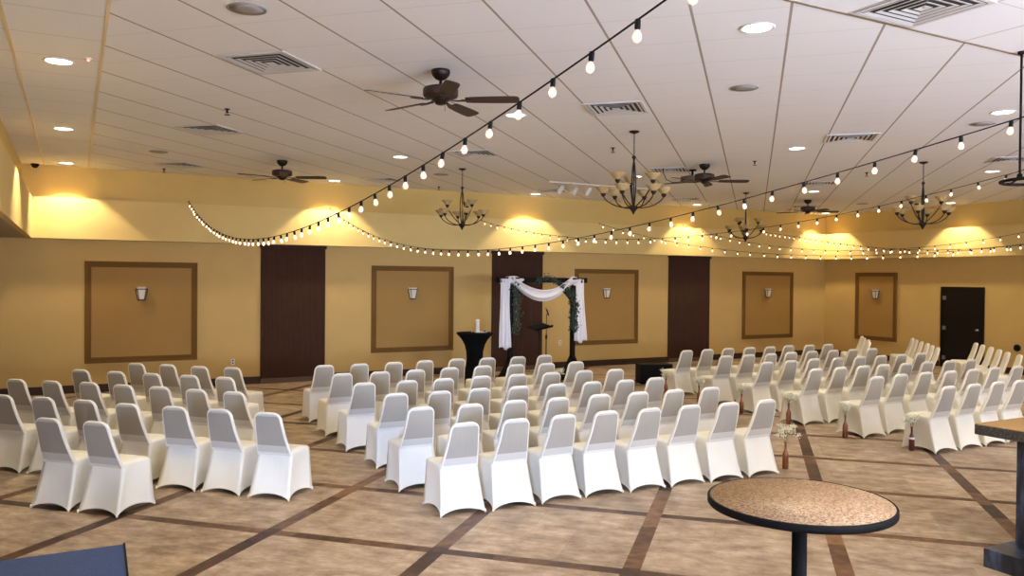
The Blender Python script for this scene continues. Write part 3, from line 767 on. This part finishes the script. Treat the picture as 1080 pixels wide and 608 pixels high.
blossoms('flower_spray', "small white and green flowers low beside the wedding arch", 8.24, 13.35, .30, 91, .10, .14, None)
t = bottle('copper bottle vase beside the arch, behind the centre front row', M['copper']); t.location = (8.24, 13.35, 0)

# ================================================================== wedding arch
AY = 15.0; AX0, AX1 = 8.07, 9.62
t = thing('wedding_arch', 'square black timber wedding arch before the back wall', 'wedding arch', ((AX0+AX1)/2, AY, 0)); hx = (AX1-AX0)/2
for s_ in (-1, 1):
    p = MB().box(s_*hx-.045, -.045, .05, s_*hx+.045, .045, 2.16).build('post', M['wood_blk'], t, bevel=.005)
    b = MB().box(s_*hx-.05, -.42, 0, s_*hx+.05, .42, .09)
    for q in (-1, 1): b.sweep_rect([(s_*hx, q*.36, .06), (s_*hx, q*.02, .52)], .08, .07)
    for q in (-1, 1): b.sweep_rect([(s_*hx+q*.30, 0, .04), (s_*hx+q*.02, 0, .44)], .08, .07)
    b.box(s_*hx-.34, -.045, 0, s_*hx+.34, .045, .075)
    b.build('foot_brace', M['wood_blk'], t, bevel=.005)
    MB().sweep_rect([(s_*hx, 0, 1.72), (s_*(hx-.36), 0, 2.12)], .07, .07).build('corner_brace', M['wood_blk'], t)
for y in (-.055, .055):
    MB().box(-1.09, y-.022, 2.12, 1.10, y+.022, 2.23).build('beam', M['wood_blk'], t, bevel=.005)

def cloth(name, label, fn, nu, nv, m=None):
    """double-sided cloth with thickness from a (u,v)->point function"""
    vs = []; fs = []
    for i in range(nu+1):
        for j in range(nv+1): vs.append(fn(i/nu, j/nv))
    for i in range(nu):
        for j in range(nv): fs.append((i*(nv+1)+j, (i+1)*(nv+1)+j, (i+1)*(nv+1)+j+1, i*(nv+1)+j+1))
    o = MB().add(vs, fs, 0, True).build(name, m or M['drape'], fix=False)
    so = o.modifiers.new('thick', 'SOLIDIFY'); so.thickness = .006; return tag(o, label, 'draped cloth')
def hang(x0, x1, z0, z1, y, amp, flare, ph):
    def fn(u, v):
        w = (x1-x0)*(1+flare*v); xc = (x0+x1)/2 + .03*flare*v*(1 if ph > 1 else -1)
        x = xc + w*(u-.5); zz = z1+(z0-z1)*v + .03*math.sin(u*7+ph)*v
        return (x + .012*math.sin(v*5+u*9), y + amp*math.sin(u*PI*5.3+ph)*(.35+.65*v) + .02*math.sin(v*3+ph), zz)
    return fn
cloth('draped_cloth', 'long white cloth hanging down the left post of the arch', hang(7.79, 8.01, .74, 2.20, AY-.09, .035, .10, .4), 40, 30)
cloth('draped_cloth', 'white cloth hanging down the right post of the arch', hang(9.66, 9.84, .83, 2.20, AY-.09, .035, .55, 1.7), 40, 30)
def swag(xa, xb, dip, wid):
    def fn(u, v):
        x = xa+(xb-xa)*u; s_ = 4*u*(1-u); top = 2.25 - dip*s_**1.1; w = wid*(.75+.55*s_)
        return (x, AY-.10-.045*math.sin(v*PI*3.2+u*2)-.04*s_, top - w*v - .015*math.sin(v*11+u*3))
    return fn
cloth('draped_cloth', 'white cloth swag sagging in the middle of the arch beam', swag(8.05, 9.52, .27, .20), 40, 22)
def wrap(xa, xb, zc):
    def fn(u, v):
        a = v*2*PI; x = xa+(xb-xa)*u; r = .085+.012*math.sin(3*a+u*8)
        return (x+.10*math.sin(a), AY+1.0*r*math.cos(a), zc+.9*r*math.sin(a)-.04*u+.05*(v-.5)*0)
    return fn
cloth('draped_cloth', 'white cloth wrapped round the left end of the arch beam', wrap(7.93, 8.30, 2.18), 16, 28)
cloth('draped_cloth', 'white cloth knotted round the right end of the arch beam', wrap(9.45, 9.75, 2.18), 16, 28)

def garland(label, path, n, seed, spread=.09, m=None):
    rnd = random.Random(seed); t = thing('garland', label, 'garland', path[0], group=None); P = [Vector(p)-Vector(path[0]) for p in path]
    vine = MB().tube(P, .008, 6).build('vine', M['stem'], t); lf = MB()
    for k in range(n):
        u = rnd.random()*(len(P)-1); i = min(int(u), len(P)-2); c_ = P[i].lerp(P[i+1], u-i) + Vector((rnd.gauss(0, spread*.55), rnd.gauss(-.02, spread*.4), rnd.gauss(0, spread*.4)))
        d = Vector((rnd.uniform(-1,1), rnd.uniform(-1,.4), rnd.uniform(-1,.6))).normalized(); s_ = rnd.uniform(.03, .06); sd = d.cross(Vector((rnd.uniform(-1,1), 1, rnd.uniform(-1,1)))).normalized()*s_*.38; up = d.cross(sd).normalized()*s_*.08
        lf.add([c_, c_+d*s_*.35+sd*.9+up, c_+d*s_*.75+sd*.6, c_+d*s_, c_+d*s_*.75-sd*.6, c_+d*s_*.35-sd*.9+up], [(0,1,2,3),(0,3,4,5)])
    lf.build('leaves', [m or M['leaf']], t, fix=False); return t
garland('dusty green garland down the left post of the arch', [(8.14,AY-.07,2.10),(8.15,AY-.09,1.75),(8.17,AY-.09,1.4),(8.11,AY-.08,1.05)], 420, 3, .085)
garland('green garland along the middle of the arch beam', [(8.65,AY-.05,2.14),(8.85,AY-.06,2.22),(9.05,AY-.06,2.20),(9.25,AY-.05,2.10)], 300, 4, .075)
garland('thick green garland down the right post of the arch', [(9.28,AY-.08,2.06),(9.48,AY-.09,1.92),(9.60,AY-.09,1.65),(9.57,AY-.09,1.35),(9.60,AY-.08,1.08)], 820, 5, .085, M['leaf2'])

# microphone stand
t = thing('microphone_stand', 'black microphone stand under the arch', 'microphone stand', (9.10, 15.25, 0))
MB().lathe([(.0,0),(.14,0),(.14,.015),(.03,.03),(.015,.05)], 28).build('base', M['black'], t)
MB().tube([(0,0,.03),(0,0,.95)], .012, 10).tube([(0,0,.9),(0,0,1.42)], .008, 8).build('pole', M['black'], t)
MB().lathe([(.018,.88),(.022,.9),(.022,.96),(.016,.98)], 14).build('clutch', M['black'], t)
m_ = thing('microphone', 'black handheld microphone clipped on the stand under the arch', 'microphone', (9.10, 15.25, 1.40))
dr = Vector((-.30, -.15, .50)).normalized()
MB().tube([(.07-.03*0,.02,.00), Vector((.07,.02,0))+dr*.17], [.013,.017], 12).build('handle', M['black'], m_)
hd = MB().lathe([(.0,-.024),(.016,-.02),(.026,0),(.022,.018),(0,.028)], 16).build('head', M['grille'], m_); hd.location = Vector((.07,.02,0))+dr*.185
MB().tube([(0,0,.01),(.045,.012,.05)], .010, 8).build('clip', M['black'], m_)
# music stand
t = thing('music_stand', 'black music stand with a tilted desk under the arch', 'music stand', (8.83, 15.1, 0))
lg = 0
for a in (90, 210, 330):
    MB().tube([(0,0,.28),(.26*math.cos(R(a)), .26*math.sin(R(a)), .012)], .010, 8).build('leg', M['black'], t)
MB().tube([(0,0,.2),(0,0,1.12)], .011, 10).build('pole', M['black'], t)
dk = MB().box(-.25, -.012, -.16, .25, .0, .16); dk.box(-.25, -.05, -.165, .25, 0, -.155)
o = dk.build('desk', M['blackcloth'], t, (0, -.02, 1.16)); o.rotation_euler = (R(-78), R(-8), R(14))

# ================================================================== spandex cocktail table and candle
t = thing('cocktail_table', 'tall cocktail table in a tight black stretch cover', 'cocktail table', (7.35, 15.22, 0))
vs = []; fs = []; nA = 48; prof = [(0,.30),(.06,.275),(.18,.225),(.35,.185),(.52,.170),(.68,.178),(.82,.215),(.93,.275),(1.0,.335),(1.045,.380)]
for z, r in prof:
    for k in range(nA):
        a = 2*PI*k/nA; lob = max(0, 1-z/.45); rr = r*(1+lob*.35*(math.cos(2*a)**2)-lob*.12); zz = z + (lob**3)*.07*(1-math.cos(2*a)**2); vs.append((rr*math.cos(a), rr*math.sin(a), zz))
for i in range(len(prof)-1):
    for k in range(nA): fs.append((i*nA+k, i*nA+(k+1) % nA, (i+1)*nA+(k+1) % nA, (i+1)*nA+k))
MB().add(vs, fs, 0, True).build('cover', M['blackcloth'], t)
MB().lathe([(.380,1.040),(.385,1.05),(.385,1.065),(.378,1.072),(0,1.073)], 48).build('top', M['blackcloth'], t)
t = thing('candle', 'white pillar candle on the black cocktail table', 'candle', (7.40, 15.20, 1.083))
MB().lathe([(.0,.0),(.045,0),(.045,.255),(.040,.262),(.030,.255),(0,.25)], 28).build('wax', M['wax'], t); MB().tube([(0,0,.25),(.002,0,.275)], .0015, 5).build('wick', M['black'], t)
MB().lathe([(.0,.0),(.13,.0),(.165,.012),(.168,.016),(.12,.009),(0,.009)], 36).build('x', M['white'])
o = bpy.data.objects['x']; o.name = 'plate'; o.location = (7.43, 15.17, 1.073); tag(o, 'shallow white plate under the candle on the cocktail table', 'plate')
for k, (dx, dy, l) in enumerate(((.115, -.02, 'right of the candle on the white plate'), (-.19, -.12, 'left of the white plate on the cocktail table'))):
    t = thing('candle_holder', 'tiny dark holder ' + l, 'candle holder', (7.43+dx, 15.17+dy, 1.090 if k == 0 else 1.073))
    MB().lathe([(.0,.0),(.028,0),(.022,.008),(.018,.02),(.026,.03),(.022,.03),(0,.022)], 18).build('cup', M['bronze'], t)
    MB().lathe([(.0,.022),(.019,.022),(.019,.036),(0,.037)], 18).build('tealight', M['wax'], t)

# black floor speaker near the arch
t = thing('floor_speaker', 'black speaker cabinet on the floor near the back wall', 'speaker', (10.86, 13.72, 0)); t.rotation_euler.z = R(-20)
MB().box(-.35, -.20, .012, .35, .20, .42).build('cabinet', M['black'], t, bevel=.012)
MB().box(-.32, -.212, .04, .32, -.20, .39).build('grille', M['black'], t, bevel=.003)
for sx in (-1, 1):
    for sy in (-1, 1): MB().lathe([(.0,0),(.02,0),(.018,.014),(0,.014)], 12, (sx*.29, sy*.15, 0)).build('foot', M['black'], t)
t = thing('paper_cup', 'small white cup standing in front of the black speaker', 'cup', (10.58, 13.45, 0))
MB().lathe([(.0,.003),(.028,.0),(.040,.105),(.043,.108),(.040,.110),(.036,.106),(.026,.008),(0,.007)], 22).build('body', M['white'], t)

# ================================================================== foreground: pub table, bar counter, stage monitor
t = thing('pub_table', 'round speckled tan pub table with black edge and pole', 'table', (3.31, 2.97, 0))
MB().lathe([(.0,1.044),(.452,1.044),(.456,1.048),(.456,1.0695),(0,1.0697)], 96).build('table_top', M['lam'], t)
MB().lathe([(.452,1.030),(.462,1.031),(.466,1.036),(.466,1.066),(.462,1.0705),(.453,1.0702),(.450,1.060),(.450,1.034)], 96).build('edge_band', M['black'], t)
MB().lathe([(.038,.05),(.038,1.03)], 32).build('pole', M['black'], t)
MB().lathe([(.0,0),(.30,0),(.305,.012),(.27,.03),(.08,.05),(.045,.09),(.04,.10)], 48).build('base', M['black'], t)
b = MB()
for a in (0, 90): b.box(-.22 if a == 0 else -.02, -.02 if a == 0 else -.22, 1.018, .22 if a == 0 else .02, .02 if a == 0 else .22, 1.044)
b.build('top_bracket', M['black'], t)

t = thing('bar_counter', 'dark bar counter end with golden top and speckled edge', 'bar counter', (6.36, 0, 0))
MB().box(0, .6, 1.062, 2.6, 3.94, 1.072).build('counter_top', M['bar_top'], t, bevel=.002)
MB().box(-.004, .6, .985, 2.6, 3.944, 1.066).build('counter_edge', M['granite'], t, bevel=.006)
MB().box(.19, .8, .14, 2.4, 3.72, .985).build('body', M['slate'], t, bevel=.004)
MB().box(-.16, .7, 0, 2.5, 3.76, .145).build('plinth', M['slate'], t, bevel=.004)

t = thing('stage_monitor', 'blue-black carpeted wedge speaker at the lower left corner', 'stage monitor', (-.22, 5.36, 0))
W = .50
prof = [(-.30,.10),(-.30,.30),(-.08,.42),(.30,.50),(.30,.10)]
b = MB(); vs = [(-W, y, z) for y, z in prof]+[(W, y, z) for y, z in prof]; n = len(prof)
b.add(vs, [tuple(range(n)), tuple(range(2*n-1, n-1, -1))]+[(i, (i+1) % n, (i+1) % n+n, i+n) for i in range(n)]); b.build('cabinet', M['carpetblk'], t, bevel=.008)
for sx in (-1, 1):
    b = MB(); b.sweep_rect([(sx*(W+.002), y, z) for y, z in prof[1:4]], .012, .012); b.build('edge_strip', M['black'], t)
MB().box(-W+.03, -.312, .13, W-.03, -.30, .29).build('grille', M['black'], t)
for sx in (-1, 1):
    for sy in (-1, 1): MB().lathe([(.03,0),(.03,.10)], 12, (sx*.42, sy*.24, 0)).build('foot', M['black'], t)

# ================================================================== bistro bulb strings
STR = {'S1': ([1.947, 16.8, 3.635], [1.789, 0.273, 3.517, 0.949, -1.068]), 'S2': ([4.718, 16.8, 3.642], [4.773, 1.626, 3.313, 0.902, -1.795]), 'S3': ([8.264, 16.8, 3.531], [8.878, 3.498, 3.694, 0.719, -0.025]), 'S4': ([11.534, 16.8, 3.596], [15.916, 4.716, 3.46, 0.81, -0.965]), 'S5': ([14.205, 16.8, 3.652], [15.272, 5.587, 3.824, 0.876, 0.013]), 'S6': ([17.163, 16.8, 3.58], [11.465, 3.545, 3.472, 0.695, 2.621])}
SL = {'S1': 'leftmost string of glowing bulbs, sagging over the first curtain', 'S2': 'bulb string starting above the first curtain and rising across the room', 'S3': 'bulb string starting beside the small far chandelier',
      'S4': 'low bulb string starting just right of the arch', 'S5': 'bulb string starting above the last dark curtain', 'S6': 'bulb string starting beside the far right corner'}
bulb0 = None
for k, (P0, q) in STR.items():
    P0 = Vector(P0); P0.y -= .02; P1 = Vector(q[:3]); n = 240; pts = []
    for i in range(n+1):
        u = i/n; p = P0.lerp(P1, u); p.z -= 4*q[3]*u*(1-u)+q[4]*u*(1-u)*(u-.5); pts.append(p)
    t = thing('string_light', SL[k], 'string lights', tuple(P0))
    rel = [p-P0 for p in pts]
    MB().tube(rel[::3] if n % 3 == 0 else rel, .0042, 5).build('wire', M['black'], t)
    MB().tube([rel[-1], rel[-1]+Vector((0,0,HC-pts[-1].z-.02))], .004, 5).lathe([(.02,-.02),(.03,0)], 12, tuple(rel[-1]+Vector((0,0,HC-pts[-1].z)))).build('ceiling_hook', M['black'], t)
    MB().box(-.012, .0, -.012, .012, .022, .012).tube([(0,.01,0),(0,-.012,0),(0,-.012,.012)], .003, 5).build('wall_hook', M['black'], t)
    acc = 0; nxt = .16 if k == 'S1' else .12; rnd = random.Random(k)
    for i in range(1, n+1):
        sg = (rel[i]-rel[i-1]).length
        while acc+sg >= nxt:
            p = rel[i-1].lerp(rel[i], (nxt-acc)/sg); nxt += .305
            if bulb0 is None:
                bulb0 = MB().lathe([(.010,-.052),(.013,-.060),(.022,-.074),(.0265,-.090),(.0265,-.102),(.021,-.116),(.010,-.125),(0,-.127)], 14).build('bulb', M['bulb'], t)
                MB().lathe([(.008,.006),(.0165,.0),(.0175,-.045),(.0145,-.054),(0,-.056)], 12).build('bulb_socket', M['black'], bulb0)
                MB().lathe([(.0,-.072),(.006,-.078),(.0095,-.094),(.006,-.106),(0,-.110)], 8).build('filament', M['filament'], bulb0)
                o = bulb0
            else: o = dup(bulb0, t)
            o.scale = (.66,)*3; o.location = p; o.rotation_euler = (rnd.gauss(0, .09), rnd.gauss(0, .09), 0)
        acc += sg

# ================================================================== light
w = bpy.data.worlds.new('world'); sc.world = w; w.use_nodes = True; w.node_tree.nodes['Background'].inputs[0].default_value = (.6, .7, 1, 1); w.node_tree.nodes['Background'].inputs[1].default_value = .5
def area(name, loc, rot, sx, sy, e, col, spread=180):
    L = bpy.data.lights.new(name, 'AREA'); L.shape = 'RECTANGLE'; L.size = sx; L.size_y = sy; L.energy = e; L.color = col; L.spread = R(spread)
    o = bpy.data.objects.new(name, L); COL.objects.link(o); o.location = loc; o.rotation_euler = rot; return o
for i, (x0, x1) in enumerate(wins):   # added cool fill lamps at the unseen windows, tilted up at the ceiling
    t1 = min(WZ1, ZS-.2) if x1 < XB else WZ1
    area('window_daylight', ((x0+x1)/2, YF+.02, (WZ0+t1)/2), (R(146), 0, 0), x1-x0-.1, t1-WZ0-.1, (120, 1750, 1050)[i], (.68, .77, 1.0), 150)
area('window_daylight', (-2.8, YF+.03, 1.75), (R(84), 0, R(-29)), 2.6, 1.6, 110, (.34, .54, 1.0), 36)  # added narrow blue beam onto the near floor and chairs, source unseen

# ================================================================== camera
cd = bpy.data.cameras.new('camera'); cam = bpy.data.objects.new('camera', cd); COL.objects.link(cam); sc.camera = cam
F = 855.042; cd.sensor_width = 36; cd.sensor_fit = 'HORIZONTAL'; cd.lens = F/1080*36; cd.clip_start = .05
yaw, pit, rol = R(28.3752), R(.65951), R(.49903)
right0 = Vector((math.cos(yaw), -math.sin(yaw), 0)); fw = Vector((math.sin(yaw)*math.cos(pit), math.cos(yaw)*math.cos(pit), -math.sin(pit))); up0 = right0.cross(fw)
rt = right0*math.cos(rol) + up0*math.sin(rol); up = -right0*math.sin(rol) + up0*math.cos(rol)
cam.matrix_world = Matrix(((rt.x, up.x, -fw.x, 0), (rt.y, up.y, -fw.y, 0), (rt.z, up.z, -fw.z, 2.2), (0,0,0,1)))
vs_ = sc.view_settings; sc.display_settings.display_device = 'sRGB'; vs_.view_transform = 'Standard'; vs_.look = 'None'; vs_.gamma = 1; vs_.exposure = 0.08; vs_.use_curve_mapping = False
